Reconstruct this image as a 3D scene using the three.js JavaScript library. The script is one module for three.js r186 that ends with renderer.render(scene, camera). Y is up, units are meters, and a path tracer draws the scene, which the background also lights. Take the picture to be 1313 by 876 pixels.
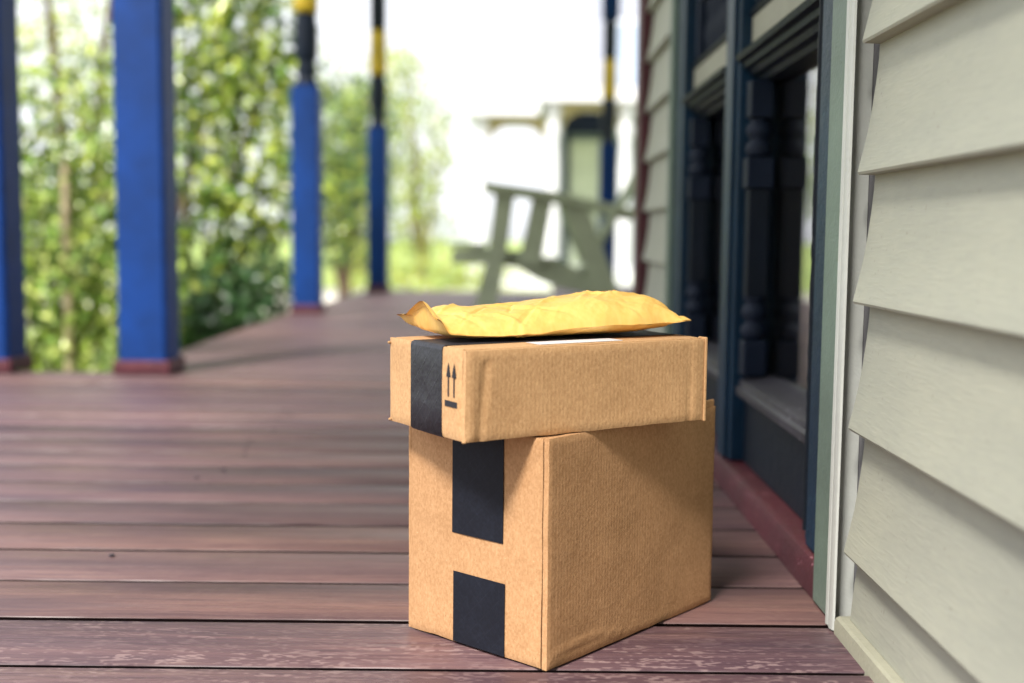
import * as THREE from 'three';
import { RoundedBoxGeometry } from 'three/addons/geometries/RoundedBoxGeometry.js';
import { mergeGeometries, toCreasedNormals, mergeVertices } from 'three/addons/utils/BufferGeometryUtils.js';

// ------------------------------------------------------------------ camera, sky, sun, exposure
const scene = new THREE.Scene();
const camera = new THREE.PerspectiveCamera(32.56, 1313 / 876, 0.05, 400);
camera.rotation.order = 'YXZ';
camera.position.set(0, 0.42, 0);
camera.rotation.set(-Math.atan(138 / 1500), 0, 0.010);
camera.focus = 1.19;
camera.userData.fStop = 2.5;
scene.add(camera);

const renderer = new THREE.WebGLRenderer({ antialias: true });
renderer.toneMapping = THREE.LinearToneMapping;
renderer.toneMappingExposure = 1.85;
renderer.shadowMap.enabled = true;

const SUN = new THREE.Vector3(-0.34, 0.82, 0.46).normalize();
{
  const W = 256, H = 128, d = new Float32Array(W * H * 4);
  for (let j = 0; j < H; j++) for (let i = 0; i < W; i++) {
    const el = ((j + 0.5) / H - 0.5) * Math.PI, az = ((i + 0.5) / W) * 2 * Math.PI - Math.PI;
    const k = Math.max(0, Math.sin(el));
    const dx = Math.cos(el) * Math.cos(az), dz = Math.cos(el) * Math.sin(az), dy = Math.sin(el);
    const g = Math.pow(Math.max(0, dx * SUN.x + dy * SUN.y + dz * SUN.z), 6) * 0.5;
    const o = (j * W + i) * 4, lo = el < 0 ? 0.55 : 1;
    d[o] = lo * (0.80 * (1 - k) + 1.00 * k + g);            // bright thin overcast, brighter overhead than at the horizon
    d[o + 1] = lo * (0.82 * (1 - k) + 1.04 * k + g * 0.96);
    d[o + 2] = lo * (0.86 * (1 - k) + 1.14 * k + g * 0.88);
    d[o + 3] = 1;
  }
  const sky = new THREE.DataTexture(d, W, H, THREE.RGBAFormat, THREE.FloatType);
  sky.mapping = THREE.EquirectangularReflectionMapping;
  sky.magFilter = sky.minFilter = THREE.LinearFilter;
  sky.needsUpdate = true;
  scene.background = sky; scene.environment = sky;
}
const sun = new THREE.DirectionalLight(new THREE.Color(1, 0.95, 0.88), 4.8); sun.shadow.radius = 24;
sun.position.copy(SUN).multiplyScalar(40); sun.target.position.set(0, 0, -5);
sun.castShadow = true;
Object.assign(sun.shadow.camera, { left: -25, right: 25, top: 25, bottom: -25, near: 1, far: 90 });
sun.shadow.mapSize.set(4096, 4096);
scene.add(sun, sun.target);

// ------------------------------------------------------------------ helpers
let seed = 7;
const rnd = () => { seed = (seed * 1664525 + 1013904223) >>> 0; return seed / 4294967296; };
const rr = (a, b) => a + (b - a) * rnd();
const hash = (x, y, s) => { let h = (x * 374761393 + y * 668265263 + s * 974634777) | 0; h = Math.imul(h ^ (h >>> 13), 1274126177); h ^= h >>> 16; return (h >>> 0) / 4294967296; };
const sm = t => t * t * (3 - 2 * t);
const clamp = (v, a, b) => Math.min(b, Math.max(a, v));
const step = (a, b, v) => sm(clamp((v - a) / (b - a), 0, 1));
function noise(x, y, s = 0, px = 1e6, py = 1e6) {            // value noise, tiling with periods px, py
  const xi = Math.floor(x), yi = Math.floor(y), u = sm(x - xi), v = sm(y - yi);
  const m = (a, p) => ((a % p) + p) % p;
  const a = hash(m(xi, px), m(yi, py), s), b = hash(m(xi + 1, px), m(yi, py), s), c = hash(m(xi, px), m(yi + 1, py), s), e = hash(m(xi + 1, px), m(yi + 1, py), s);
  return a + (b - a) * u + (c - a) * v + (a - b - c + e) * u * v;
}
function fbm(x, y, s, o = 4, px = 1e6, py = 1e6) { let r = 0, a = 0.5; for (let i = 0; i < o; i++) { r += a * noise(x, y, s + i * 17, px, py); x *= 2; y *= 2; px *= 2; py *= 2; a *= 0.5; } return r / (1 - Math.pow(0.5, o)); }
function texture(w, h, f, srgb = true) {                     // f(i, j) -> [r, g, b] 0..1
  const d = new Uint8Array(w * h * 4);
  for (let j = 0; j < h; j++) for (let i = 0; i < w; i++) { const c = f(i / w, j / h), o = (j * w + i) * 4; for (let k = 0; k < 3; k++) d[o + k] = clamp(Math.round((Array.isArray(c) ? c[k] : c) * 255), 0, 255); d[o + 3] = 255; }
  const t = new THREE.DataTexture(d, w, h, THREE.RGBAFormat);
  t.wrapS = t.wrapT = THREE.RepeatWrapping; t.magFilter = THREE.LinearFilter; t.minFilter = THREE.LinearMipmapLinearFilter; t.generateMipmaps = true;
  if (srgb) t.colorSpace = THREE.SRGBColorSpace;
  t.needsUpdate = true; return t;
}
const mixc = (a, b, t) => a.map((v, k) => v + (b[k] - v) * t);
const hex = h => [(h >> 16 & 255) / 255, (h >> 8 & 255) / 255, (h & 255) / 255];
const taken = {};
function numbered(n) { taken[n] = (taken[n] ?? -1) + 1; return taken[n] ? `${n}_${String(taken[n]).padStart(3, '0')}` : n; }
function shade(o) { o.castShadow = o.receiveShadow = true; return o; }
function part(name, g, m, parent, label) { const o = shade(new THREE.Mesh(g, m)); o.name = name; parent.add(o); if (label) o.userData.label = label; return o; }
function thing(name, label, category, pos = [0, 0, 0], turn = 0, group) {
  const o = new THREE.Group(); o.name = numbered(name); o.position.set(...pos); o.rotation.y = turn; scene.add(o);
  o.userData = { label, category }; if (group) o.userData.group = group; return o;
}
function structure(o, name) { o.name = name; o.userData.kind = 'structure'; return o; }
const box = (x0, x1, y0, y1, z0, z1) => { const g = new THREE.BoxGeometry(x1 - x0, y1 - y0, z1 - z0); g.translate((x0 + x1) / 2, (y0 + y1) / 2, (z0 + z1) / 2); return metric(g); };
const rbox = (x0, x1, y0, y1, z0, z1, r = 0.004, s = 2) => { const g = new RoundedBoxGeometry(x1 - x0, y1 - y0, z1 - z0, s, r); g.translate((x0 + x1) / 2, (y0 + y1) / 2, (z0 + z1) / 2); return metric(g); };
function metric(g) {                                          // uv in metres from the dominant axis of the normal
  const p = g.attributes.position, n = g.attributes.normal, uv = new Float32Array(p.count * 2);
  for (let i = 0; i < p.count; i++) {
    const ax = Math.abs(n.getX(i)), ay = Math.abs(n.getY(i)), az = Math.abs(n.getZ(i));
    if (ax >= ay && ax >= az) { uv[2 * i] = p.getZ(i); uv[2 * i + 1] = p.getY(i); }
    else if (ay >= az) { uv[2 * i] = p.getX(i); uv[2 * i + 1] = p.getZ(i); }
    else { uv[2 * i] = p.getX(i); uv[2 * i + 1] = p.getY(i); }
  }
  g.setAttribute('uv', new THREE.BufferAttribute(uv, 2)); return g;
}
// closed 2-D outline (a, b) swept along a length; returns geometry with u along the length and v along the outline, both metres
function sweep(pts, l0, l1, place, u0 = 0, v0 = 0, crease = 0.5) {
  const P = [], U = [], n = pts.length; let s = v0;
  const quad = (a, b, c, d, ua, ub, uc, ud) => { P.push(...a, ...b, ...c, ...a, ...c, ...d); U.push(...ua, ...ub, ...uc, ...ua, ...uc, ...ud); };
  for (let i = 0; i < n; i++) {
    const a = pts[i], b = pts[(i + 1) % n], e = s + Math.hypot(b[0] - a[0], b[1] - a[1]);
    quad(place(a[0], a[1], l0), place(b[0], b[1], l0), place(b[0], b[1], l1), place(a[0], a[1], l1), [u0 + l0, s], [u0 + l0, e], [u0 + l1, e], [u0 + l1, s]); s = e;
  }
  const tri = THREE.ShapeUtils.triangulateShape(pts.map(p => new THREE.Vector2(...p)), []);
  for (const l of [l0, l1]) for (const t of tri) for (const k of (l === l0 ? [t[0], t[2], t[1]] : t)) { P.push(...place(pts[k][0], pts[k][1], l)); U.push(pts[k][0], pts[k][1]); }
  let g = new THREE.BufferGeometry();
  g.setAttribute('position', new THREE.Float32BufferAttribute(P, 3)); g.setAttribute('uv', new THREE.Float32BufferAttribute(U, 2));
  // outward winding: signed volume test
  let vol = 0; const A = new THREE.Vector3(), B = new THREE.Vector3(), C = new THREE.Vector3();
  for (let i = 0; i < P.length; i += 9) { A.fromArray(P, i); B.fromArray(P, i + 3); C.fromArray(P, i + 6); vol += A.dot(B.cross(C)); }
  if (vol < 0) for (const at of [g.attributes.position, g.attributes.uv]) { const k = at.itemSize, a = at.array; for (let i = 0; i < a.length; i += 3 * k) for (let q = 0; q < k; q++) { const t = a[i + k + q]; a[i + k + q] = a[i + 2 * k + q]; a[i + 2 * k + q] = t; } }
  g.computeVertexNormals();
  return toCreasedNormals(g, crease);
}
const alongZ = (pts, z0, z1, u0 = 0, v0 = 0) => sweep(pts, z0, z1, (a, b, l) => [a, b, l], u0, v0);
const alongX = (pts, x0, x1, u0 = 0, v0 = 0) => sweep(pts, x0, x1, (a, b, l) => [l, b, a], u0, v0);
const lathe = (pts, seg = 28) => new THREE.LatheGeometry(pts.map(p => new THREE.Vector2(...p)), seg);
function std(o) { return new THREE.MeshStandardMaterial(o); }
function dull(m, k) { const q = new THREE.MeshPhysicalMaterial({ map: m.map, bumpMap: m.bumpMap, bumpScale: m.bumpScale, roughness: m.roughness, specularIntensity: k }); return q; }
const lin = (r, g, b) => new THREE.Color().setRGB(r, g, b);
function bar(a, b, w, t, up = [0, 0, 1]) {                   // board from a to b: w across in the plane, t thick along up
  const A = new THREE.Vector3(...a), B = new THREE.Vector3(...b), d = B.clone().sub(A), L = d.length();
  const g = new RoundedBoxGeometry(L, w, t, 2, Math.min(w, t) * 0.15);
  const x = d.normalize(), z = new THREE.Vector3(...up), y = z.clone().cross(x).normalize(); z.copy(x).cross(y);
  g.applyMatrix4(new THREE.Matrix4().makeBasis(x, y, z).setPosition(A.add(B).multiplyScalar(0.5))); return g;
}

// ------------------------------------------------------------------ textures and materials
const deckTex = worn => texture(2048, 512, (u, v) => {         // 2.4 m along the grain x 0.6 m across
  const warp = (fbm(u * 6, v * 5, 3, 3, 6, 5) - 0.5) * 0.05;
  const g = fbm(u * 10, (v + warp) * 90, 11, 4, 10, 90), fine = fbm(u * 40, (v + warp) * 240, 23, 2, 40, 240), big = fbm(u * 7, v * 10, 31, 4, 7, 10);
  let c = mixc(hex(0x423138), hex(0x775c58), clamp((g - 0.5) * 0.55 + (big - 0.5) * 0.9 + 0.5, 0, 1));
  c = mixc(c, hex(0x38262e), step(0.60, 0.80, fine) * 0.35);
  const rub = step(0.52, 0.75, fbm(u * 9, v * 24, 47, 3, 9, 24));
  c = mixc(c, hex(0x94796a), rub * 0.35 * step(0.4, 0.7, fine));
  const fleck = step(0.55, 0.68, noise(u * 130, (v + warp) * 170, 61, 130, 170) * 0.5 + noise(u * 480, (v + warp) * 240, 71, 480, 240) * 0.5) * (0.35 + 0.65 * step(0.38, 0.62, fbm(u * 10, v * 9, 83, 3, 10, 9)));
  c = mixc(c, hex(0xa8958a), fleck * (worn ? 0.45 : 0.08));
  return c;
});
const deckBump = texture(1024, 512, (u, v) => {
  const warp = (fbm(u * 6, v * 5, 3, 3, 6, 5) - 0.5) * 0.05;
  return 0.55 * fbm(u * 10, (v + warp) * 90, 11, 4, 10, 90) + 0.45 * fbm(u * 40, (v + warp) * 240, 23, 2, 40, 240);
}, false);
const deckRough = texture(512, 256, (u, v) => 0.32 + 0.34 * fbm(u * 8, v * 40, 101, 4, 8, 40), false);
for (const t of [deckBump, deckRough]) t.repeat.set(1 / 2.4, 1 / 0.6);
const deckMat = [false, true].map(w => { const map = deckTex(w); map.repeat.set(1 / 2.4, 1 / 0.6); return std({ map, bumpMap: deckBump, bumpScale: w ? 0.0022 : 0.0014, roughnessMap: deckRough, roughness: 1 }); });

const deckTone = deckMat.map(m => [[1, 0.97, 0.97], [0.78, 0.75, 0.79], [1.0, 0.92, 0.86], [0.88, 0.85, 0.92], [0.68, 0.63, 0.66]].map(c => { const q = m.clone(); q.color.setRGB(...c); return q; }));
const nailMat = std({ color: 0x3a3238, roughness: 0.6 });
const kraft = (base, dark, tint) => texture(512, 512, (u, v) => { // 0.16 m tile
  const fib = fbm(u * 90, v * 60, 5, 3, 90, 60), spot = noise(u * 200, v * 200, 9, 200, 200), flute = 0.5 + 0.5 * Math.sin(u * Math.PI * 2 * 34), big = fbm(u * 5, v * 5, 13, 3, 5, 5);
  let c = mixc(hex(dark), hex(base), clamp(0.35 + (fib - 0.5) * 1.3 + (big - 0.5) * 0.5 + flute * 0.06 + 0.17, 0, 1));
  c = mixc(c, hex(0x8f6a44), step(0.60, 0.78, fbm(u * 3 + 1, v * 4, 333, 5, 3, 4)) * 0.16); 
  if (spot > 0.93) c = mixc(c, hex(tint), 0.5); if (spot < 0.05) c = mixc(c, hex(0x6b4a2c), 0.45);
  return c;
});
const fluteBump = texture(512, 512, (u, v) => 0.3 + 0.09 * Math.sin(u * Math.PI * 2 * 34) + 0.5 * fbm(u * 60, v * 60, 19, 3, 60, 60), false);
function cardMat(base, dark, tint) { const map = kraft(base, dark, tint), b = fluteBump.clone(); for (const t of [map, b]) t.repeat.set(1 / 0.16, 1 / 0.16); return std({ map, bumpMap: b, bumpScale: 0.0004, roughness: 0.88 }); }
const cardA = cardMat(0xb98f66, 0xa17850, 0xd2b48c), cardB = cardMat(0xc49c70, 0xad855b, 0xd8ba92);
const cardCut = std({ color: 0xb08a5c, roughness: 0.95 });
const tapeTex = k => { const t = texture(512, 512, (u, v) => {
  const d1 = Math.abs(((u + v) * 5 % 1) - 0.5) < 0.018, d2 = Math.abs(((u - v + 4) * 5 % 1) - 0.5) < 0.018, n = fbm(u * 40, v * 40, 29, 4, 40, 40), b = fbm(u * 6, v * 6, 37, 3, 6, 6);
  const c = mixc(hex(k ? 0x1b1c24 : 0x0f121c), hex(k ? 0x34353c : 0x1b202c), clamp((n - 0.3) * 0.9 + (b - 0.5) * 0.6, 0, 1)); return (d1 || d2) ? mixc(c, hex(0x4a4d55), 0.10) : c; });
  t.repeat.set(1 / 0.1, 1 / 0.1); return t; };
const tapeBump = texture(512, 512, (u, v) => { const l = p => step(0.04, 0.0, Math.abs(((p * 5) % 1) - 0.5)); return 0.2 + 0.12 * Math.max(l(u + v), l(u - v + 4)) + 0.2 * fbm(u * 30, v * 30, 41, 4, 30, 30) + 0.45 * (1 - Math.abs(2 * fbm(u * 5, v * 5, 44, 3, 5, 5) - 1)); }, false);
tapeBump.repeat.set(10, 10);
const tapeA = dull({ map: tapeTex(0), bumpMap: tapeBump, bumpScale: 0.0003, roughness: 0.6 }, 0.5), tapeB = dull({ map: tapeTex(1), bumpMap: tapeBump, bumpScale: 0.0016, roughness: 0.48 }, 0.8);
const ink = std({ color: 0x1b1b24, roughness: 0.8 });

const sidingBump = texture(1024, 512, (u, v) => { const w = (fbm(u * 5, v * 6, 51, 3, 5, 6) - 0.5) * 0.035; return 0.55 * fbm(u * 26, (v + w) * 90, 53, 3, 26, 90) + 0.35 * step(0.5, 0.75, noise(u * 30, (v + w) * 150, 57, 30, 150)) + 0.1 * noise(u * 300, v * 150, 59, 300, 150); }, false);
sidingBump.repeat.set(1 / 0.6, 1 / 0.3);
const sidingTex = texture(512, 256, (u, v) => { const b = fbm(u * 5, v * 5, 151, 4, 5, 5), f = fbm(u * 60, v * 120, 153, 3, 60, 120); let c = mixc(hex(0x93958a), hex(0xa1a293), clamp((b - 0.5) * 1.2 + 0.5 + (f - 0.5) * 0.6, 0, 1)); if (noise(u * 230, v * 110, 157, 230, 110) > 0.965) c = mixc(c, hex(0x77746a), 0.5); return c; });
sidingTex.repeat.set(1 / 0.9, 1 / 0.45);
const sidingMat = std({ map: sidingTex, bumpMap: sidingBump, bumpScale: 0.0002, roughness: 0.6 });
const paintBump = texture(512, 512, (u, v) => 0.6 * fbm(u * 20, v * 20, 61, 4, 20, 20) + 0.4 * noise(u * 150, v * 150, 67, 150, 150), false); paintBump.repeat.set(3, 3);
function paint(h, rough, vary = 0.14, bs = 0.0006, chip) {
  const c0 = hex(h), s = h % 97, t = texture(256, 256, (u, v) => { const n = fbm(u * 6, v * 6, s, 4, 6, 6), f = noise(u * 90, v * 90, s + 3, 90, 90); let c = c0.map(q => q * (1 + (n - 0.5) * 2 * vary + (f - 0.5) * vary * 0.6)); if (chip && f > 0.93 && n > 0.5) c = mixc(c, hex(chip), 0.8); return c; });
  t.repeat.set(2.2, 2.2); return std({ map: t, bumpMap: paintBump, bumpScale: bs, roughness: rough });
}
const blue = dull(paint(0x003070, 0.55), 0.5), navy = dull(paint(0x08162a, 0.5), 0.5), yellow = paint(0xd8b52c, 0.5), red = paint(0x481520, 0.55, 0.2, 0.0012, 0xb98f94), teal = dull(paint(0x08283e, 0.45, 0.16, 0.0012, 0x4f6a76), 0.6), tealDark = dull(paint(0x081320, 0.5, 0.14, 0.001), 0.5);
const sage = paint(0x66776c, 0.5, 0.08), cream = paint(0x8f8e7e, 0.6, 0.07), whiteTrim = paint(0xb4b7b2, 0.4, 0.04, 0.0003), ledge = paint(0x38363d, 0.5, 0.25, 0.001, 0x9a979a), chairPaint = paint(0xa8b295, 0.55, 0.08);
const white = paint(0xcfd0d4, 0.6, 0.03), facade = paint(0x9da0ae, 0.6, 0.05), ceilingPaint = paint(0xdedfda, 0.6, 0.03), slate = paint(0x586069, 0.8, 0.15), dark = std({ color: 0x1a1a1c, roughness: 0.9 }), plaster = std({ color: 0x6b645c, roughness: 0.95 });
const olive = paint(0x8d8458, 0.6, 0.08);
const glass = new THREE.MeshPhysicalMaterial({ color: 0xffffff, transmission: 1, thickness: 0, roughness: 0.02, ior: 1.5 });

// ------------------------------------------------------------------ ground
{
  const t = texture(512, 512, (u, v) => mixc(hex(0x66803a), hex(0xa3a95a), clamp(fbm(u * 40, v * 40, 3, 4, 40, 40) * 0.8 + (fbm(u * 4, v * 4, 7, 3, 4, 4) - 0.5) * 0.9, 0, 1))); t.repeat.set(60, 60);
  const g = new THREE.PlaneGeometry(300, 300); g.rotateX(-Math.PI / 2); g.translate(0, -0.5, 0);
  structure(part('lawn', g, std({ map: t, roughness: 0.95 }), scene), 'lawn');
}

{
  const t = texture(512, 512, (u, v) => mixc(hex(0xa59f92), hex(0xcfcabd), clamp(fbm(u * 60, v * 60, 23, 4, 60, 60) + (fbm(u * 4, v * 4, 27, 3, 4, 4) - 0.5), 0, 1))); t.repeat.set(1 / 2, 1 / 2);
  structure(part('driveway', box(-7, 9, -0.52, -0.494, -19.0, -10.6), std({ map: t, roughness: 0.9 }), scene), 'driveway');
}
// ------------------------------------------------------------------ porch deck: every board its own piece
const deck = new THREE.Group(); structure(deck, 'porch_deck'); scene.add(deck);
const PITCH = 0.1385, GAP = 0.0112, Z0 = -1.097;
const edgeX = z => z > -6.2 ? -1.165 : -1.165 + (-6.2 - z) / 2.3 * 0.11;
for (let k = -19; k < 64; k++) {
  const zn = Z0 - k * PITCH - GAP / 2 + rr(-0.0008, 0.0008), zf = zn - PITCH + GAP + rr(-0.0008, 0.0008), y = rr(-0.0006, 0.0006), c = 0.0016;
  if (zf < -9.95) break;
  const near = zf > -3.56, x0 = near ? -5 : zf > -8.6 ? edgeX((zn + zf) / 2) : 0.32, x1 = zn > -3.27 ? 0.356 : 3.2;
  const pts = [[zn - 0.014, y - 0.028], [zn - 0.012, y - 0.011], [zn, y - c], [zn - 0.0005, y - 0.0005], [zn - c, y], [zf + c, y], [zf + 0.0005, y - 0.0005], [zf, y - c], [zf + 0.004, y - 0.028]];
  part('deck_board', alongX(pts, x0 + rr(0, 0.004), x1, rr(0, 7), rr(0, 0.6)), deckTone[k <= 0 ? 1 : 0][Math.floor(rnd() * 5)], deck);
}
for (let k = 2; k < 12; k++) for (const x of [-0.52, 0.27]) for (const q of [0.035, 0.105]) if (rnd() < 0.42) part('nail_head', new THREE.CylinderGeometry(0.0035, 0.0035, 0.003, 10).translate(x + rr(-0.02, 0.02), 0.0014, Z0 - k * PITCH - q), nailMat, deck);
part('fascia_board', box(-5, edgeX(-4) + 0.004, -0.2, -0.032, -3.60, -3.57), red, deck);
part('fascia_board', box(-1.150, -1.120, -0.2, -0.032, -6.2, -3.61), red, deck);
part('joist_frame', box(-4.9, 0.34, -0.2, -0.034, -3.55, 1.4), dark, deck);
part('joist_frame', box(-1.00, 3.1, -0.2, -0.034, -8.5, -3.62), dark, deck);
part('joist_frame', box(0.36, 3.1, -0.2, -0.034, -9.8, -8.52), dark, deck);
for (const [x, z] of [[-4.5, 1.2], [0.1, 1.2], [-4.5, -3.4], [-0.9, -3.8], [-0.9, -8.3], [2.9, -9.6], [0.6, -9.6]]) part('pier', box(x - 0.09, x + 0.09, -0.52, -0.201, z - 0.09, z + 0.09), plaster, deck);

// ------------------------------------------------------------------ house with lap siding
const EXPO = 0.1313, SIDE0 = 0.089;
const house = thing('house', 'house wall of pale sage lap siding beside the porch, with red corner trim', 'house', [0.352, 0, -1.2]);
{
  const H = house, ox = -0.352, oz = 1.2;                      // parts are placed in world metres and shifted to the base
  const at = g => { g.translate(ox, 0, oz); return g; };
  part('sheathing', at(box(0.376, 0.50, -0.5, 5.4, -1.262, 3.4)), plaster, H);
  part('sheathing', at(box(0.376, 0.50, -0.5, 5.4, -3.27, -2.66)), plaster, H);
  part('sheathing', at(box(0.376, 0.50, 2.22, 5.4, -2.657, -1.265)), plaster, H);
  part('sheathing', at(box(0.376, 0.50, -0.5, -0.035, -2.657, -1.265)), plaster, H);
part('wing_wall', at(box(-0.60, 0.345, -0.027, 5.4, 1.05, 1.2)), sidingMat, H, 'projecting wing of the house where the deck ends');
  part('rear_wall', at(box(5.5, 5.6, -0.5, 5.4, -3.27, 3.4)), plaster, H);
  part('gable_wall', at(box(0.503, 5.497, -0.5, 5.4, -3.27, -3.15)), plaster, H);
  part('gable_wall', at(box(0.503, 5.497, -0.5, 5.4, 3.28, 3.4)), plaster, H);
  part('interior_floor', at(box(0.503, 5.497, -0.1, -0.03, -3.147, 3.277)), paint(0x7a5c40, 0.6), H);
  part('interior_ceiling', at(box(0.503, 5.497, 2.7, 2.8, -3.147, 3.277)), plaster, H);
  part('roof', at(box(0.30, 5.9, 5.403, 5.55, -3.5, 3.7)), slate, H);
  const prof = y0 => [[0.3512, y0 + 0.0005], [0.3498, y0 + 0.003], [0.3510, y0 + 0.009], [0.3545, y0 + 0.024], [0.3590, y0 + 0.046], [0.3625, y0 + 0.070], [0.3652, y0 + 0.094], [0.3672, y0 + 0.118], [0.3684, y0 + 0.146], [0.3752, y0 + 0.146], [0.3752, y0]];
  for (let k = -1; k < 40; k++) {
    const y0 = SIDE0 + (k) * EXPO, p = k < 0 ? [[0.3592, 0.019], [0.3625, 0.06], [0.3690, 0.104], [0.3752, 0.104], [0.3752, 0.019]] : prof(y0);
    part('siding_board', at(alongZ(p, -1.2005, 3.4, rr(0, 3), rr(0, 1))), sidingMat, H);
    const q = k < 0 ? [[0.3592, 0.005], [0.3625, 0.06], [0.3690, 0.104], [0.3752, 0.104], [0.3752, 0.005]] : prof(y0);
    part('siding_board', at(alongZ(q, -3.17, -2.69, rr(0, 3), rr(0, 1))), sidingMat, H);
  }
  part('starter_strip', at(alongZ([[0.346, -0.028], [0.346, 0.012], [0.3475, 0.0165], [0.351, 0.0185], [0.3745, 0.0185], [0.3745, -0.028]], -1.2125, 3.4)), cream, H, 'pale moulded strip along the foot of the siding');
  // white trim channel that takes the siding ends
  const tz = z => z;
  const plan = [[0.3455, -1.2425], [0.3435, -1.2385], [0.3445, -1.2335], [0.3470, -1.2315], [0.3440, -1.2290], [0.3430, -1.2220], [0.3450, -1.2155], [0.3472, -1.2145], [0.3482, -1.2165], [0.3482, -1.2405], [0.3735, -1.2405], [0.3735, -1.2425]];
  part('trim_channel', at(sweep(plan, 0.002, 2.4, (a, b, l) => [a, l, b])), whiteTrim, H, 'white ridged channel at the ends of the siding boards');
  part('channel_back', at(sweep([[0.3742, -1.2424], [0.3742, -1.2105], [0.3722, -1.2090], [0.3742, -1.2070], [0.3742, -1.2040], [0.3728, -1.2030], [0.3742, -1.2010], [0.3755, -1.2010], [0.3755, -1.2424]], 0.02, 2.4, (a, b, l) => [a, l, b])), paint(0x7d7b80, 0.6, 0.06), H, 'grey ridged back of the trim channel');
  part('door_casing', at(rbox(0.3495, 0.3755, 0.002, 2.3, -1.318, -1.2440, 0.003)), sage, H, 'flat sage green casing board');
  part('door_casing', at(rbox(0.3495, 0.3755, 0.002, 2.3, -2.688, -2.652, 0.003)), sage, H);
  part('corner_trim', at(rbox(0.336, 0.3755, 0.002, 5.35, -3.275, -3.172, 0.004)), red, H, 'red corner board where the siding ends');
}
// porch roof over the deck
{
  const r = thing('porch_roof', 'flat porch roof above the deck carried by the blue posts', 'roof', [-0.4, 3.15, -4]);
  const at = g => { g.translate(0.4, -3.15, 4); return g; };
  part('ceiling', at(box(-1.60, 0.29, 3.15, 3.27, -3.3, 0.80)), ceilingPaint, r);
  part('fascia', at(box(-1.63, -1.603, 3.08, 3.31, -3.3, 0.80)), red, r);
  part('ceiling', at(box(-1.75, 3.3, 3.15, 3.27, -10.1, -3.304)), ceilingPaint, r);
  part('beam', at(box(-2.2, -1.76, 3.15, 3.27, -3.55, -3.31)), cream, r);
  part('fascia', at(box(-1.78, -1.753, 3.08, 3.31, -10.1, -3.304)), red, r);
}

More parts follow.
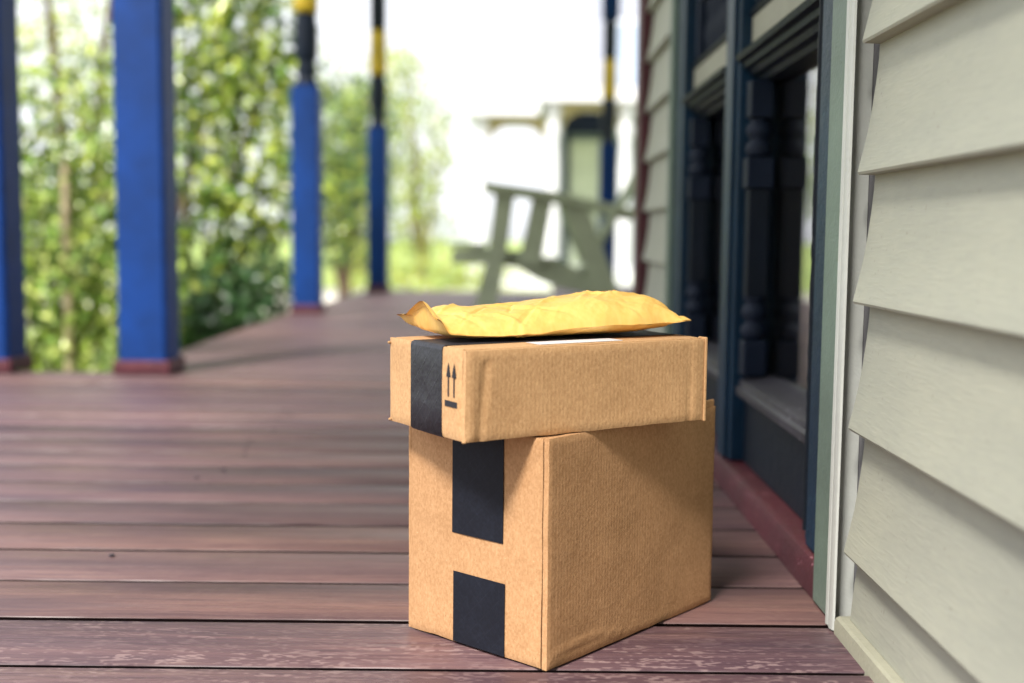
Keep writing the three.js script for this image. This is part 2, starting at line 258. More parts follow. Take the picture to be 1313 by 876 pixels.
// ------------------------------------------------------------------ dark teal door unit with turned colonettes
const door = thing('glazed_door', 'dark teal panelled door unit with two panes, turned colonettes and cream frieze', 'door', [0.39, 0.046, -1.98]);
{
  const at = g => { g.translate(-0.39, -0.046, 1.98); return g; }, TOP = 2.2;
  const bead = (z, s) => { const g = new THREE.CylinderGeometry(0.005, 0.005, TOP - 0.06, 10, 240), p = g.attributes.position; for (let i = 0; i < p.count; i++) { const k = 1 + 0.28 * (noise(p.getY(i) * 130, 1, 5) - 0.5); p.setX(i, p.getX(i) * k); p.setZ(i, p.getZ(i) * k); } g.translate(0.3655, 0.05 + (TOP - 0.04) / 2, z); g.computeVertexNormals(); return metric(g); };
  // stiles and mullion
  part('stile', at(rbox(0.3655, 0.432, 0.046, TOP, -1.425, -1.320, 0.003)), teal, door);
  part('beaded_edge', at(bead(-1.417)), tealDark, door); part('stile_band', at(rbox(0.3605, 0.366, 0.046, TOP, -1.400, -1.350, 0.002)), teal, door);
  part('mullion', at(rbox(0.3655, 0.432, 0.046, TOP, -2.045, -1.932, 0.003)), teal, door);
  part('mullion_band', at(rbox(0.3585, 0.366, 0.046, TOP, -2.020, -1.955, 0.003)), teal, door);
  part('stile', at(rbox(0.3625, 0.432, 0.046, TOP, -2.65, -2.545, 0.003)), teal, door);
  for (const [z0, z1] of [[-1.931, -1.426], [-2.544, -2.046]]) {
    const zc = (z0 + z1) / 2;
    part('kick_panel', at(box(0.388, 0.425, 0.046, 0.165, z0, z1)), tealDark, door);
    part('sill', at(alongZ([[0.432, 0.150], [0.385, 0.150], [0.374, 0.158], [0.372, 0.170], [0.3775, 0.174], [0.379, 0.182], [0.386, 0.186], [0.432, 0.196]], z0, z1)), ledge, door, 'weathered grey sloping sill');
    const pane = part('pane', at(box(0.4205, 0.4245, 0.190, 0.672, z0, z1)), glass, door);
    part('head_moulding', at(alongZ([[0.432, 0.668], [0.398, 0.668], [0.394, 0.676], [0.384, 0.680], [0.380, 0.688], [0.372, 0.691], [0.370, 0.699], [0.360, 0.702], [0.357, 0.710], [0.372, 0.714], [0.432, 0.714]], z0, z1)), tealDark, door, 'stepped moulding over the pane');
    part('frieze_panel', at(box(0.384, 0.425, 0.7145, 0.772, z0, z1)), cream, door, 'plain cream panel between two mouldings');
    part('ledge', at(alongZ([[0.425, 0.7725], [0.382, 0.7725], [0.378, 0.779], [0.384, 0.787], [0.425, 0.789]], z0, z1)), tealDark, door);
    part('pane', at(box(0.4205, 0.4245, 0.789, 1.9, z0, z1)), glass, door);
    for (let k = 0; k < 11; k++) { const z = z0 + 0.06 + (z1 - z0 - 0.12) * k / 10; const g = lathe([[0.0001, 0], [0.009, 0], [0.006, 0.02], [0.010, 0.05], [0.005, 0.08], [0.009, 0.12], [0.0001, 0.12]], 10); g.translate(0.405, 0.789, z); part('spindle', at(g), k % 1 ? tealDark : navy, door); }
    part('spindle_rail', at(box(0.388, 0.418, 0.9095, 0.932, z0 + 0.045, z1 - 0.045)), tealDark, door);
    part('top_rail', at(box(0.38, 0.43, 1.901, TOP, z0, z1)), teal, door);
    // turned colonettes standing in front of the glass at both sides
    for (const [z, s] of [[z0 + 0.026, 1], [z1 - 0.026, -1]]) {
      const col = new THREE.Group(); col.name = 'colonette'; col.scale.set(0.9, 1, 0.86); col.position.set(0.3945 - 0.39, 0.196 - 0.046, z + 1.98); door.add(col);
      part('base_block', rbox(-0.0225, 0.0225, -0.004, 0.056, -0.0225, 0.0225, 0.006), navy, col);
      part('turned_base', lathe([[0.0001, 0.056], [0.018, 0.056], [0.021, 0.063], [0.024, 0.071], [0.021, 0.079], [0.014, 0.084], [0.019, 0.090], [0.023, 0.100], [0.020, 0.111], [0.014, 0.117], [0.020, 0.121], [0.021, 0.127], [0.0001, 0.127]]), navy, col);
      part('shaft', rbox(-0.019, 0.019, 0.127, 0.300, -0.019, 0.019, 0.003), tealDark, col);
      part('neck_block', rbox(-0.024, 0.024, 0.3005, 0.350, -0.024, 0.024, 0.003), navy, col);
      part('turned_neck', lathe([[0.0001, 0.3505], [0.018, 0.3505], [0.022, 0.357], [0.024, 0.365], [0.021, 0.373], [0.015, 0.378], [0.020, 0.384], [0.0235, 0.393], [0.021, 0.402], [0.015, 0.406], [0.018, 0.412], [0.0001, 0.412]]), navy, col);
      part('capital', rbox(-0.021, 0.021, 0.4125, 0.472, -0.021, 0.021, 0.004), navy, col);
      part('upper_block', rbox(-0.012, 0.012, 0.594, 0.76, -0.018, 0.018, 0.006), navy, col);
    }
  }
}
{
  const t = thing('threshold', 'low red painted threshold with a scuffed pinkish top under the teal door', 'threshold', [0.39, 0, -1.98]);
  const g = alongZ([[0.352, 0.001], [0.3535, 0.030], [0.357, 0.040], [0.364, 0.0435], [0.445, 0.0452], [0.445, 0.001]], -2.65, -1.302); g.translate(-0.39, 0, 1.98);
  part('tread', g, red, t);
}

// ------------------------------------------------------------------ porch posts
function makePost() {
  const p = thing('porch_post', '', 'post', [0, 0, 0], 0, 'blue porch posts');
  const c = 0.071;
  part('plinth', rbox(-0.083, 0.083, 0.002, 0.042, -0.083, 0.083, 0.006), red, p);
  const ch = 0.010, oct = [[-c + ch, -c], [c - ch, -c], [c, -c + ch], [c, c - ch], [c - ch, c], [-c + ch, c], [-c, c - ch], [-c, -c + ch]];
  part('square_shaft', sweep(oct, 0.042, 1.165, (a, b, l) => [a, l, b]), blue, p);
  part('lower_turning', lathe([[0.0001, 1.1655], [0.064, 1.1655], [0.056, 1.18], [0.052, 1.20], [0.044, 1.21], [0.052, 1.235], [0.054, 1.26], [0.046, 1.275], [0.050, 1.29], [0.060, 1.31], [0.062, 1.36], [0.062, 1.45], [0.052, 1.52], [0.052, 1.53], [0.0001, 1.53]]), navy, p);
  part('yellow_band', lathe([[0.0001, 1.5305], [0.060, 1.5305], [0.063, 1.56], [0.062, 1.70], [0.058, 1.84], [0.0001, 1.84]]), yellow, p);
  part('upper_turning', lathe([[0.0001, 1.8405], [0.063, 1.8405], [0.056, 1.87], [0.060, 1.89], [0.060, 2.1], [0.055, 2.13], [0.044, 2.16], [0.0001, 2.16]]), navy, p);
  part('top_block', rbox(-c, c, 2.1605, 3.148, -c, c, 0.006), blue, p);
  return p;
}
{
  const p = makePost();
  const spots = [[-1.075, -3.455, 'blue porch post on a red plinth where the deck edge turns the corner'],
    [-1.538, -3.455, 'blue porch post beside the leafy shrub on the open wide part of the deck'],
    [-1.068, -6.10, 'blue porch post midway along the narrow deck edge'],
    [-0.968, -8.43, 'blue porch post at the far end of the deck edge'],
    [0.775, -9.70, 'dark blue porch post with yellow band behind the sage armchair']];
  spots.forEach(([x, z, label], i) => { const o = i ? p.clone() : p; if (i) { o.name = numbered('porch_post'); scene.add(o); } o.position.set(x, 0, z); o.userData = { label, category: 'post', group: 'blue porch posts' }; });
}

// ------------------------------------------------------------------ armchair (faces -x)
{
  const ch = thing('porch_armchair', 'sage green wooden slatted armchair with broad sloping arms on the far deck', 'armchair', [0.15, 0, -6.3]);
  const W = 0.30, X = x => x - 0.15;
  const sh = pts => pts.map(([x, y]) => [X(x), y]);
  const slab = (pts, z0, z1) => alongZ(sh(pts), z0, z1);
  for (const s of [1, -1]) {
    const zz = s * W, t = 0.019, a = Math.min(zz - t, zz + t), b = a + 2 * t, zi = s * (W - 0.045), a2 = zi - 0.014, b2 = zi + 0.014;
    part('front_leg', slab([[-0.208, 0.003], [-0.092, 0.003], [-0.040, 0.27], [0.008, 0.628], [-0.092, 0.642], [-0.125, 0.33]], a, b), chairPaint, ch);
    part('side_rail', slab([[-0.315, 0.335], [-0.13, 0.345], [0.02, 0.305], [0.20, 0.285], [0.42, 0.215], [0.66, 0.03], [0.74, 0.003], [0.62, 0.003], [0.50, 0.085], [0.36, 0.12], [0.24, 0.145], [0.12, 0.19], [0.03, 0.245], [-0.10, 0.265], [-0.315, 0.262]], a2, b2), chairPaint, ch);
    part('armrest', sweep(sh([[-0.150, 0.682], [0.18, 0.640], [0.66, 0.540], [0.655, 0.500], [0.18, 0.602], [-0.150, 0.644]]), s * (W + 0.02) - 0.062, s * (W + 0.02) + 0.062, (x, y, l) => [x, y, l]), chairPaint, ch);
    part('arm_support', slab([[0.035, 0.27], [0.143, 0.255], [0.200, 0.598], [0.100, 0.610]], a, b), chairPaint, ch);
    part('rear_support', slab([[0.43, 0.003], [0.57, 0.003], [0.54, 0.14], [0.385, 0.550], [0.250, 0.586], [0.40, 0.20]], a, b), chairPaint, ch);
  }
  for (let k = 0; k < 6; k++) { const x = -0.29 + k * 0.098, y = k < 2 ? 0.345 : 0.345 - (k - 1) * 0.018; part('seat_slat', bar([X(x), y + 0.012, -W + 0.02], [X(x), y + 0.012, W - 0.02], 0.082, 0.02, [0, 1, 0]), chairPaint, ch); }
  for (let k = 0; k < 5; k++) { const z = -0.22 + k * 0.11; part('back_slat', bar([X(0.36), 0.20, z], [X(0.78), 0.96 + 0.05 * (1 - Math.abs(k - 2) / 2), z], 0.022, 0.098, [0, 0, 1]), chairPaint, ch); }
  part('back_rail', bar([X(0.735), 0.80, -0.29], [X(0.735), 0.80, 0.29], 0.07, 0.022, [0.48, 0.87, 0]), chairPaint, ch);
  part('back_rail', bar([X(0.575), 0.53, -0.29], [X(0.575), 0.53, 0.29], 0.07, 0.022, [0.48, 0.87, 0]), chairPaint, ch);
}

// ------------------------------------------------------------------ cardboard cartons
function dented(w, h, t, s, creases = [], amp = 0.0006) {    // slab w x h in x,y (base at y 0), front at z = +t/2, dented front, soft edges
  const nx = Math.max(2, Math.round(w / 0.004)), ny = Math.max(2, Math.round(h / 0.004));
  const g = new THREE.BoxGeometry(w, h, t, nx, ny, 1), p = g.attributes.position;
  for (let i = 0; i < p.count; i++) {
    let x = p.getX(i), y = p.getY(i), z = p.getZ(i);
    const e = Math.min(w / 2 - Math.abs(x), h / 2 - Math.abs(y));
    if (z > 0) {
      let d = (fbm(x * 22 + 9, y * 22 + 5, s, 3) - 0.5) * 2 * amp * Math.min(1, e / 0.01);
      for (const [ax, ay, bx, by, wd, dep] of creases) { const ux = bx - ax, uy = by - ay, q = clamp(((x - ax) * ux + (y - ay) * uy) / (ux * ux + uy * uy), 0, 1), dd = Math.hypot(x - ax - q * ux, y - ay - q * uy); d += dep * Math.exp(-dd * dd / (wd * wd)); }
      z += d; if (e < 0.0005) z -= 0.0011;
    }
    const j = 0.0006; if (Math.abs(Math.abs(x) - w / 2) < 1e-5) x += (fbm(y * 40, z * 20 + 3, s + 3, 2) - 0.5) * j * 2; if (Math.abs(Math.abs(y) - h / 2) < 1e-5) y += (fbm(x * 40, z * 20 + 7, s + 5, 2) - 0.5) * j * 2;
    p.setXYZ(i, x, y, z);
  }
  g.translate(0, h / 2, 0); g.computeVertexNormals(); return metric(g);
}
const turnY = (g, a, x, y, z) => { g.rotateY(a); g.translate(x, y, z); return g; };
const sc = (deg) => [Math.cos(deg * Math.PI / 180), Math.sin(deg * Math.PI / 180)];
{ // large carton: near corner at (0.037, -1.089)
  const A = 0.298, B = 0.192, H = 0.2265, deg = 49, [c, s] = sc(deg), N = [0.037, -1.089];
  const cx = N[0] + c * A / 2 - s * B / 2, cz = N[1] - s * A / 2 - c * B / 2;
  const b = thing('large_carton', 'tall brown cardboard carton with two black tape strips standing on the deck', 'carton', [cx, 0, cz], deg * Math.PI / 180);
  part('inner_carton', box(-A / 2 + 0.006, A / 2 - 0.006, 0.003, H - 0.004, -B / 2 + 0.006, B / 2 - 0.009), cardCut, b);
  part('side_panel', turnY(dented(A, H - 0.001, 0.007, 3, [[-0.14, -0.099, -0.075, -0.095, 0.002, 0.0012], [-0.075, -0.095, -0.03, -0.104, 0.002, 0.0009], [-0.142, -0.11, -0.142, 0.11, 0.0012, -0.0007]]), 0, 0, 0.002, B / 2 - 0.0035), cardA, b);
  part('end_panel', turnY(dented(B - 0.0095, H - 0.002, 0.004, 5, [[0.05, 0.05, 0.085, 0.09, 0.004, -0.0008]]), -Math.PI / 2, -A / 2 + 0.002, 0.002, -0.0045), cardA, b);
  part('side_panel', turnY(dented(A, H - 0.002, 0.004, 7), Math.PI, 0, 0.002, -B / 2 + 0.002), cardA, b);
  part('end_panel', turnY(dented(B - 0.0115, H - 0.002, 0.004, 9), Math.PI / 2, A / 2 - 0.002, 0.002, -0.0015), cardA, b);
  part('top_flap', rbox(-A / 2 + 0.002, A / 2 - 0.002, H - 0.0035, H, -B / 2 + 0.0045, B / 2 - 0.0075, 0.0012), cardA, b);
  part('lock_tab', rbox(A / 2 - 0.03, A / 2 - 0.001, H - 0.0005, H + 0.009, B / 2 - 0.006, B / 2 - 0.002, 0.0012), cardA, b);
  const strip = (z0, z1, y0, y1) => metric(new THREE.BoxGeometry(0.0006, y1 - y0, z1 - z0, 1, 20, 12)).translate(-A / 2 - 0.0009, (y0 + y1) / 2, (z0 + z1) / 2);
  const f = q => B / 2 - q;
  part('tape_strip', strip(f(0.1265), f(0.0575), 0.1165, H - 0.002), tapeA, b, 'black reinforced paper tape on the upper half of the end');
  part('tape_strip', strip(f(0.1245), f(0.0545), 0.003, 0.0765), tapeA, b, 'black reinforced paper tape at the foot of the end');
}
const SB = { A: 0.289, B: 0.154, H: 0.0865, y: 0.2275, deg: 32.5 };
{ // small carton lying on the large one
  const { A, B, H, y, deg } = SB, [c, s] = sc(deg), N = [-0.042, -1.057];
  const cx = N[0] + c * A / 2 - s * B / 2, cz = N[1] - s * A / 2 - c * B / 2; SB.x = cx; SB.z = cz;
  const b = thing('flat_carton', 'flat brown cardboard carton with black tape and up arrows lying on the tall carton', 'carton', [cx, y, cz], deg * Math.PI / 180);
  part('inner_carton', box(-A / 2 + 0.006, A / 2 - 0.006, 0.002, H - 0.004, -B / 2 + 0.006, B / 2 - 0.006), cardCut, b);
  part('side_panel', turnY(dented(A - 0.001, H - 0.002, 0.006, 13, [[-0.129, -0.043, -0.122, 0.03, 0.0028, -0.0022], [-0.1385, -0.043, -0.137, 0.043, 0.0018, 0.0008], [0.124, -0.043, 0.122, 0.043, 0.0016, -0.0014], [0.132, -0.043, 0.131, 0.043, 0.0014, 0.0009]], 0.0007), 0, 0, 0.001, B / 2 - 0.003), cardB, b);
  part('end_panel', turnY(dented(B - 0.006, H - 0.001, 0.004, 15, [[0.066, -0.03, 0.072, 0.03, 0.003, 0.0008]], 0.0008), -Math.PI / 2, -A / 2 + 0.002, 0.001, -0.0035), cardB, b);
  part('side_panel', turnY(dented(A - 0.001, H - 0.002, 0.004, 17), Math.PI, 0, 0.001, -B / 2 + 0.002), cardB, b);
  part('end_panel', turnY(dented(B - 0.0105, H - 0.001, 0.004, 19), Math.PI / 2, A / 2 - 0.002, 0.001, -0.0012), cardB, b);
  part('end_flap', rbox(A / 2 - 0.0005, A / 2 + 0.0025, -0.001, H + 0.001, B / 2 - 0.012, B / 2 + 0.0008, 0.0012), cardB, b);
  for (const [z0, z1] of [[-B / 2 + 0.004, -0.0005], [0.0005, B / 2 - 0.0065]]) part('top_flap', rbox(-A / 2 + 0.0045, A / 2 - 0.0045, H - 0.003, H + 0.0003, z0, z1, 0.0012), cardB, b);
  part('bottom_flap', rbox(-A / 2 + 0.0045, A / 2 - 0.0045, 0.0003, 0.003, -B / 2 + 0.0045, B / 2 - 0.0065, 0.0012), cardB, b);
  // small crushed ears at the corners
  for (const [x, yy, z] of [[-A / 2 - 0.0005, 0.001, B / 2 - 0.001], [-A / 2 - 0.001, H - 0.006, -B / 2 + 0.002], [-A / 2, 0.0015, -B / 2 + 0.002]]) { const g = new THREE.IcosahedronGeometry(0.0022, 1); g.scale(1, 0.7, 1.1); g.translate(x, yy + 0.001, z); part('corner_ear', g, cardB, b); }
  // tape over the end and the top
  const e = 0.0008, th = 0.0006, tp = [], ti = [];
  const path = [[-A / 2 + 0.02, 0.0003 - e, 0], [-A / 2 + 0.002, 0.0003 - e, 0], [-A / 2 - e, 0.002, 0], [-A / 2 - e, H * 0.35, 0], [-A / 2 - e, H * 0.7, 0], [-A / 2 - e, H - 0.003, 0], [-A / 2 - e + 0.0008, H - 0.0004, 0], [-A / 2 + 0.0032, H + 0.0003 + e, 0], [0, H + 0.0003 + e, 0], [A / 2 - 0.006, H + 0.0003 + e, 0]].slice(1);
  for (const [x, yy] of path) tp.push([x, yy]);
  for (const [x, yy] of [...path].reverse()) ti.push([x + (x < -A / 2 + 0.0005 ? th : 0), yy - (yy > H ? th : 0) + (yy < 0 ? th : 0)]);
  const g = sweep([...tp, ...ti], B / 2 - 0.106, B / 2 - 0.043, (a, bb, l) => [a, bb, l], 0, 0, 0.9);
  part('tape_strip', metric(g), tapeB, b, 'black reinforced paper tape wrapped over the end and top');
  // two arrows over a bar, printed on the end
  const mk = new THREE.Group(); mk.name = 'up_arrow_mark'; mk.position.set(-A / 2 - 0.0009, 0, 0); b.add(mk);
  const ex = pts => { const q = sweep(pts, -0.0002, 0.0002, (a, bb, l) => [l, bb, a]); return q; };
  const z1 = B / 2 - 0.0135, yb = 0.259 - y;
  for (const zc of [z1 - 0.0062, z1 - 0.0168]) part('arrow', ex([[zc - 0.0010, yb + 0.0095], [zc + 0.0010, yb + 0.0095], [zc + 0.0010, yb + 0.028], [zc + 0.0039, yb + 0.028], [zc, yb + 0.041], [zc - 0.0039, yb + 0.028], [zc - 0.0010, yb + 0.028]]), ink, mk);
  part('bar', ex([[z1 - 0.0232, yb], [z1, yb], [z1, yb + 0.0055], [z1 - 0.0232, yb + 0.0055]]), ink, mk);
  // white address label on the top, mostly under the envelope
  part('address_label', box(-0.055, 0.045, H + 0.0007, H + 0.0010, B / 2 - 0.036, B / 2 - 0.012).translate(0, 0.0, 0), std({ color: 0xe9e9ee, roughness: 0.35 }), b, 'white address label');
}

// ------------------------------------------------------------------ yellow padded envelope
{
  const L = 0.298, W = 0.128, nx = 240, nz = 110;
  const env = thing('padded_envelope', 'crumpled yellow padded envelope lying on top of the flat carton', 'envelope', [0.031, SB.y + SB.H + 0.0022, -1.222], 24 * Math.PI / 180);
  const ridge = (x, y, s) => 1 - Math.abs(2 * fbm(x, y, s, 2) - 1);
  const folds = []; { const keep = seed; seed = 4711; for (let i = 0; i < 60; i++) { const end = i < 22, u = end ? (rnd() < 0.5 ? rr(0.04, 0.22) : rr(0.74, 0.97)) : rr(0.1, 0.9), v = rr(0.05, 0.98), an = end ? rr(-0.7, 0.7) : rr(-1.3, 1.3), l = rr(0.018, 0.05); folds.push([(u - 0.5) * L, (v - 0.5) * W, Math.cos(an), Math.sin(an), l, rr(0.003, 0.007), rr(-1, 1) * 0.0026]); } seed = keep; }
  const crease = (x, z) => { let r = 0; for (const [a, b, c, d, l, w, h] of folds) { const p = (x - a) * c + (z - b) * d, q = Math.abs(-(x - a) * d + (z - b) * c); if (q < w && Math.abs(p) < l) r += h * (1 - q / w) * (1 - p * p / (l * l)); } return r; };
  const surf = (u, v, top) => {                              // u along the length, v across (1 = near side)
    const a = Math.abs(2 * u - 1), c = Math.abs(2 * v - 1);
    const full = Math.pow(Math.max(0, 1 - Math.pow(a / 0.95, 4.5)), 0.75) * Math.pow(Math.max(0, 1 - Math.pow(c, 2.6)), 0.62);
    const wr = (ridge(u * 4 + 3, v * 3, 5) - 0.72) * 0.0045 + (ridge(u * 10 + v * 4, v * 5 - u * 3, 9) - 0.7) * 0.0022;
    const endw = (ridge(v * 2.2 + u * 2, u * 3, 13) - 0.7) * 0.008 * step(0.62, 0.97, a) + crease((u - 0.5) * L, (v - 0.5) * W);
    let mid = 0.0085 + 0.004 * Math.sin(u * 7 + v * 3);
    const lift = step(0.085, 0.0, u), lr = step(0.90, 1.0, u);
    mid += lift * (0.010 + 0.014 * step(0.2, 0.6, v) - 0.012 * step(0.65, 1, v)) + lr * (0.014 - 0.010 * v) + 0.004 * step(0.72, 0.9, u);
    let y = top ? mid + full * (0.022 + 0.011 * step(0.25, 0.65, u)) + (wr + endw) * (0.35 + 0.65 * Math.min(1, full * 1.4)) : mid - full * Math.min(mid, 0.014) * 1.0 + (wr * 0.3 + endw) * (1 - full);
    if (!top) y = Math.max(0, y);
    let x = (u - 0.5) * L, z = (v - 0.5) * W;
    x += lift * 0.010 - lr * 0.006 + 0.003 * (fbm(v * 7, 2, 3, 2) - 0.5) * step(0.85, 1, a);
    z *= 1 - 0.05 * full; z += 0.004 * (fbm(u * 8, 4, 7, 2) - 0.5) * 2 * step(0.7, 1, c);
    return [x, y, z];
  };
  const grid = (u0, u1, v0, v1, nu, nv, top, off = 0) => {
    const P = [], U = [], I = [];
    for (let j = 0; j <= nv; j++) for (let i = 0; i <= nu; i++) { const u = u0 + (u1 - u0) * i / nu, v = v0 + (v1 - v0) * j / nv, q = surf(u, v, top); P.push(q[0], q[1] + off, q[2]); U.push(u * L, v * W); }
    for (let j = 0; j < nv; j++) for (let i = 0; i < nu; i++) { const a = j * (nu + 1) + i, b = a + 1, c = a + nu + 1, d = c + 1; top ? I.push(a, c, b, b, c, d) : I.push(a, b, c, b, d, c); }
    const g = new THREE.BufferGeometry(); g.setAttribute('position', new THREE.Float32BufferAttribute(P, 3)); g.setAttribute('uv', new THREE.Float32BufferAttribute(U, 2)); g.setIndex(I); g.computeVertexNormals(); return g;
  };
  const t = texture(512, 512, (u, v) => { const n = fbm(u * 50, v * 50, 3, 3, 50, 50), b = fbm(u * 5, v * 5, 7, 3, 5, 5); return mixc(hex(0xe2b25a), hex(0xedc374), clamp(0.5 + (n - 0.5) * 0.9 + (b - 0.5) * 0.6, 0, 1)); }); t.repeat.set(6, 6);
  const eb = texture(512, 512, (u, v) => 0.6 * (1 - Math.abs(2 * fbm(u * 9, v * 9, 203, 3, 9, 9) - 1)) + 0.4 * fbm(u * 40, v * 40, 207, 3, 40, 40), false); eb.repeat.set(6, 6);
  const m = std({ map: t, bumpMap: eb, bumpScale: 0.0005, roughness: 0.45 });
  part('pouch', mergeGeometries([grid(0, 1, 0, 1, nx, nz, true), grid(0, 1, 0, 1, nx, nz, false)]), m, env);
  part('postage_label', grid(0.70, 0.93, 0.10, 0.42, 40, 24, true, 0.0006), std({ color: 0xd5d6e2, roughness: 0.5 }), env, 'pale printed label at the rear of the envelope');
}

// ------------------------------------------------------------------ planting
const barkMat = paint(0x6a5746, 0.9, 0.25, 0.004), paleBark = paint(0xb9a78c, 0.85, 0.15, 0.002);
function leafGeo(blobs, n, size, cols, sx) {                 // leaf faces spread through a union of blobs, denser near their skins
  const P = [], C = [], N = [], v = [], tot = blobs.reduce((a, b) => a + b[3] * b[4], 0);
  const X = new THREE.Vector3(), Y = new THREE.Vector3(), Z = new THREE.Vector3(), q = new THREE.Vector3();
  for (const [bx, by, bz, rx, ry, rz = rx] of blobs) {
    const m = Math.round(n * rx * ry / tot), s0 = Math.floor(rnd() * 1e4);
    for (let i = 0; i < m; i++) {
      const th = rr(0, 6.2832), cy = rr(-1, 1), r = Math.sqrt(1 - cy * cy), d = [r * Math.cos(th), cy, r * Math.sin(th)];
      const bump = 0.72 + 0.5 * fbm(d[0] * 2.2 + 5 + d[1] * 1.3, d[2] * 2.2 + 5 + d[1] * 1.7, s0, 3), k = bump * (1 - Math.pow(rnd(), 2.2) * 0.75);
      const gap = fbm(d[0] * 4 + 9, d[2] * 4 + 9 + d[1] * 4, s0 + 7, 2); if (gap < 0.44 && k > 0.42) continue;
      q.set(bx + d[0] * rx * k, by + d[1] * ry * k, bz + d[2] * rz * k);
      if (q.y < -0.48) continue;
      Z.set(d[0] + rr(-0.9, 0.9), d[1] * 0.6 + 0.5 + rr(-0.8, 0.8), d[2] + rr(-0.9, 0.9)).normalize();
      X.set(rr(-1, 1), rr(-0.8, 0.3), rr(-1, 1)).cross(Z).normalize(); Y.copy(Z).cross(X);
      const l = size * rr(0.6, 1.3), w = l * sx, f = l * 0.12, c = cols[Math.floor(rnd() * cols.length)], t = rr(0.8, 2.4);
      const pt = (a, b, h) => [q.x + X.x * a + Y.x * b + Z.x * h, q.y + X.y * a + Y.y * b + Z.y * h, q.z + X.z * a + Y.z * b + Z.z * h];
      const A = pt(-l / 2, 0, -f), B = pt(0, w / 2, f), D = pt(0, -w / 2, f), E = pt(l / 2, 0, -f), M = pt(0, 0, 0);
      for (const tri of [[A, M, B], [B, M, E], [A, D, M], [M, D, E]]) for (const p of tri) { P.push(...p); C.push(c[0] * t, c[1] * t, c[2] * t); }
    }
  }
  const g = new THREE.BufferGeometry(); g.setAttribute('position', new THREE.Float32BufferAttribute(P, 3)); g.setAttribute('color', new THREE.Float32BufferAttribute(C, 3)); g.computeVertexNormals(); return g;
}
const leafMat = new THREE.MeshPhysicalMaterial({ vertexColors: true, roughness: 0.28, side: THREE.DoubleSide, transmission: 0.18, thickness: 0 });
function stems(list, r) { // list of polylines
  return mergeGeometries(list.map(pts => { const c = new THREE.CatmullRomCurve3(pts.map(p => new THREE.Vector3(...p))); const g = new THREE.TubeGeometry(c, 10, r, 6); const p = g.attributes.position; for (let i = 0; i < p.count; i++) { const t = Math.floor(i / 7) / 10, o = c.getPoint(t), k = 1 - 0.65 * t; p.setXYZ(i, o.x + (p.getX(i) - o.x) * k, o.y + (p.getY(i) - o.y) * k, o.z + (p.getZ(i) - o.z) * k); } g.computeVertexNormals(); return g; }));
}
function plant(name, label, category, pos, blobs, n, size, cols, o = {}) {
  const t = thing(name, label, category, [pos[0], -0.5, pos[1]], 0, o.group);
  part(o.crown ?? 'foliage', leafGeo(blobs, n, size, cols, o.slim ?? 0.5), leafMat, t);
  const list = (o.stem ?? blobs.map(b => [[rr(-0.1, 0.1), -0.05, rr(-0.1, 0.1)], [b[0] * 0.4, b[1] * 0.4, b[2] * 0.4], [b[0] * 0.8, b[1] * 0.9, b[2] * 0.8]]));
  part(o.trunk ?? 'stem', stems(list, o.r ?? 0.022), o.bark ?? barkMat, t);
  return t;
}
const gMid = [[0.13, 0.19, 0.02], [0.06, 0.11, 0.015], [0.20, 0.25, 0.03], [0.035, 0.075, 0.015], [0.26, 0.29, 0.05]], gPale = [[0.20, 0.26, 0.05], [0.12, 0.18, 0.03], [0.28, 0.31, 0.09], [0.07, 0.12, 0.02]], gDark = [[0.03, 0.075, 0.022], [0.045, 0.09, 0.03], [0.02, 0.055, 0.02]], gYel = [[0.20, 0.24, 0.035], [0.15, 0.21, 0.03], [0.24, 0.25, 0.05]];
plant('leafy_shrub', 'pale green leafy shrub with a stake beside the wide deck', 'shrub', [-2.35, -5.7], [[0, 0.55, 0, 0.6, 0.55], [-0.25, 1.1, 0.1, 0.55, 0.5], [0.25, 1.15, -0.05, 0.5, 0.5], [0.45, 0.6, 0.1, 0.4, 0.5], [-0.1, 1.5, 0, 0.4, 0.3], [-0.5, 0.6, 0.2, 0.5, 0.5]], 4300, 0.085, gPale, { group: 'shrubs along the deck edge' });
plant('leafy_shrub', 'tall dense glossy green shrub growing between two blue posts', 'shrub', [-2.0, -7.2], [[0.1, 0.5, 0.3, 0.65, 0.5], [-0.2, 1.1, 0.2, 0.7, 0.6], [0.3, 1.2, 0.1, 0.5, 0.6], [-0.1, 1.8, 0, 0.65, 0.55], [0.25, 2.0, -0.1, 0.45, 0.5], [-0.5, 0.6, 0.3, 0.55, 0.55], [0.0, 2.5, -0.1, 0.5, 0.4], [0.55, 1.0, 0.2, 0.4, 0.5], [0.55, 1.9, 0.1, 0.4, 0.5], [0.5, 2.5, 0, 0.4, 0.4]], 7200, 0.095, gMid, { group: 'shrubs along the deck edge' });
plant('leafy_shrub', 'broad green shrub behind the pale shrub', 'shrub', [-3.6, -7.6], [[0, 0.6, 0, 0.8, 0.6], [-0.3, 1.2, 0.1, 0.7, 0.5], [0.4, 1.1, 0, 0.6, 0.5], [0.6, 0.5, 0.2, 0.5, 0.5]], 3200, 0.09, gMid, { group: 'shrubs along the deck edge' });
plant('leafy_shrub', 'low dark green shrub at the foot of the middle post', 'shrub', [-1.62, -6.7], [[0, 0.35, 0, 0.34, 0.36], [0.05, 0.6, -0.2, 0.3, 0.32], [-0.1, 0.4, 0.35, 0.3, 0.3]], 3000, 0.075, gDark, { group: 'shrubs along the deck edge' });
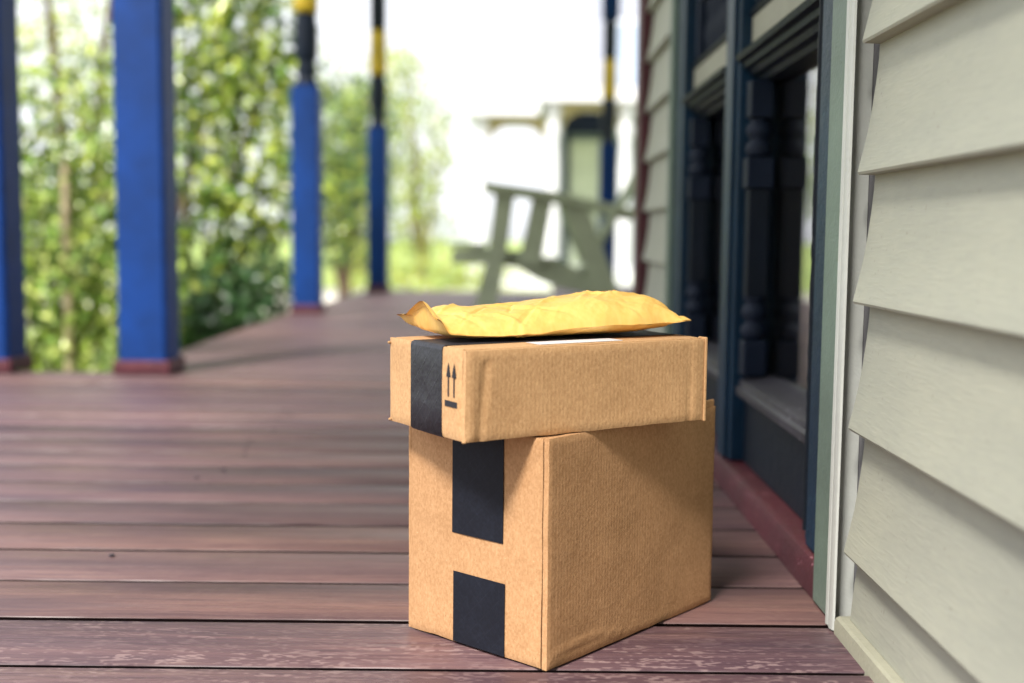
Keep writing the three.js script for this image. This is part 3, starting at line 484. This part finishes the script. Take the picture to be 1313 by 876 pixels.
plant('slender_tree', 'slender multi trunk tree above the pale shrub', 'tree', [-3.3, -9.0], [[0, 3.4, 0, 1.2, 0.7], [-0.6, 2.9, 0.2, 0.7, 0.5], [0.7, 3.1, 0, 0.7, 0.5]], 2600, 0.08, gYel, { crown: 'crown', trunk: 'trunk', r: 0.055, stem: [[[-0.05, -0.05, 0], [-0.1, 1, 0], [-0.18, 2.2, 0], [-0.3, 3.4, 0]], [[0.08, -0.05, 0], [0.12, 1, 0], [0.2, 2.2, 0.05], [0.4, 3.3, 0]]] });
plant('garden_tree', 'dark green tree standing behind the gap of the two farther posts', 'tree', [-2.0, -14], [[0, 1.9, 0, 0.75, 0.7], [-0.3, 1.5, 0.2, 0.6, 0.5], [0.15, 1.4, 0.2, 0.55, 0.45], [0.1, 2.4, 0, 0.6, 0.4], [0.0, 0.9, 0.2, 0.55, 0.45]], 8500, 0.085, gDark.concat(gMid), { crown: 'crown', trunk: 'trunk', r: 0.05 });
plant('garden_tree', 'tall yellow green tree rising behind the dense shrub', 'tree', [-5.0, -16], [[0, 2.2, 0, 1.4, 1.2], [1.2, 3.2, 0, 1.4, 1.2], [-1.2, 3.4, 0, 1.4, 1.1], [0.2, 4.6, 0, 1.6, 1.0]], 7000, 0.11, gYel, { crown: 'crown', trunk: 'trunk', r: 0.09 });
plant('garden_tree', 'large pale sunlit tree in the distance beyond the lawn', 'tree', [-3.6, -27], [[0, 2.4, 0, 1.7, 1.6], [0.9, 1.4, 0, 1.1, 1.1], [-1.2, 2.9, 0, 1.6, 1.4], [0.2, 4.0, 0, 1.4, 1.1]], 4200, 0.15, gMid, { crown: 'crown', trunk: 'trunk', r: 0.12 });
plant('garden_tree', 'loose yellow green tree standing on the lawn left of the white house', 'tree', [-1.75, -23], [[0, 1.3, 0, 0.75, 0.9], [-0.5, 2.2, 0, 0.8, 0.8], [0.3, 2.4, 0.1, 0.6, 0.8], [-0.2, 3.3, 0, 0.8, 0.8], [-0.4, 4.2, 0, 0.7, 0.6]], 3000, 0.13, gYel, { crown: 'crown', trunk: 'trunk', r: 0.06 });
plant('flowering_hedge', 'low yellow green hedge on the lawn before the white house', 'hedge', [-1.3, -17.5], [[0, 0.35, 0, 0.8, 0.4], [0.9, 0.3, 0, 0.6, 0.35], [-0.9, 0.4, 0, 0.7, 0.45]], 2600, 0.09, gYel);
{
  const st = thing('garden_stake', 'pale wooden stake standing in the pale shrub', 'stake', [-2.10, -0.5, -5.52]);
  part('pole', new THREE.CylinderGeometry(0.018, 0.022, 1.22, 10).translate(0, 0.6, 0), paleBark, st); part('tip', new THREE.ConeGeometry(0.018, 0.04, 10).translate(0, 1.232, 0), paleBark, st);
}
// ------------------------------------------------------------------ white house across the lawn
{
  const Z = -20, K = 20 / 18, h = thing('white_house', 'white house across the lawn with arched porch brackets and turned columns', 'house', [0.6, -0.5, Z]);
  const X = x => x * K - 0.6, Y = y => (y - 0.42) * K + 0.42 + 0.5;
  const B = (x0, x1, y0, y1, z0, z1) => box(X(x0), X(x1), Y(y0), Y(y1), z0, z1);
  part('wall', B(-0.70, 4.5, 2.44, 6.0, -5, -1.6), facade, h);
  part('wall', B(0.80, 4.5, -0.42, 2.435, -5, -1.6), sage, h);
  part('roof', box(X(-0.95), X(4.7), Y(6.0) + 0.003, Y(6.0) + 0.2, -5.3, -1.2), slate, h);
  part('porch_roof', B(-0.72, 0.36, 2.20, 2.44, -1.595, 0.3), white, h); part('porch_roof', B(0.362, 4.4, 2.42, 2.62, -1.595, 0.3), white, h);
  part('porch_floor', B(-0.70, 4.4, -0.42, -0.1, -1.595, 0.2), white, h);
  for (const [x, top] of [[-0.51, 2.198], [0.59, 2.418], [1.70, 2.418]]) { const a = Y(-0.099), b = Y(top), d = b - a; const g = lathe([[0.0001, 0], [0.13, 0], [0.13, d * 0.3], [0.10, d * 0.33], [0.11, d * 0.6], [0.08, d * 0.78], [0.12, d * 0.8], [0.12, d * 0.86], [0.08, d * 0.88], [0.12, d * 0.92], [0.12, d], [0.0001, d]]); g.translate(X(x), a, 0); part('column', g, white, h); }
  const arch = (x0, x1, top, r) => { const s = new THREE.Shape(); const a = X(x0), b = X(x1), t = Y(top); s.moveTo(a, t); s.lineTo(b, t); s.lineTo(b, t - r); s.quadraticCurveTo(b - 0.10, t - 0.16, (a + b) / 2, t - 0.13); s.quadraticCurveTo(a + 0.10, t - 0.16, a, t - r); s.closePath(); const g = new THREE.ExtrudeGeometry(s, { depth: 0.06, bevelEnabled: false, curveSegments: 12 }); g.translate(0, 0, -0.03); return g; };
  part('arch_bracket', arch(-0.395, 0.475, 2.198, 0.5), olive, h); part('arch_bracket', arch(0.715, 1.58, 2.418, 0.45), olive, h);
  const dr = part('door', B(0.92, 1.45, -0.095, 1.95, -1.595, -1.54), chairPaint, h); part('door_frame', B(0.82, 0.915, -0.095, 2.05, -1.595, -1.50), navy, h); part('door_head', B(0.82, 1.55, 2.06, 2.41, -1.595, -1.50), navy, h); part('door_frame', B(1.455, 1.55, -0.095, 2.05, -1.595, -1.50), navy, h);
  const w = part('window', B(-0.16, 0.34, 2.68, 3.5, -1.597, -1.55), white, h); part('pane', B(-0.12, 0.30, 2.72, 3.46, -1.549, -1.54), std({ color: 0x9aa6b8, roughness: 0.1 }), w);
  const w2 = part('window', B(1.55, 2.2, 2.75, 3.9, -1.597, -1.55), white, h); part('pane', B(1.6, 2.15, 2.8, 3.85, -1.549, -1.54), std({ color: 0x9aa6b8, roughness: 0.1 }), w2);
}
renderer.render(scene, camera);
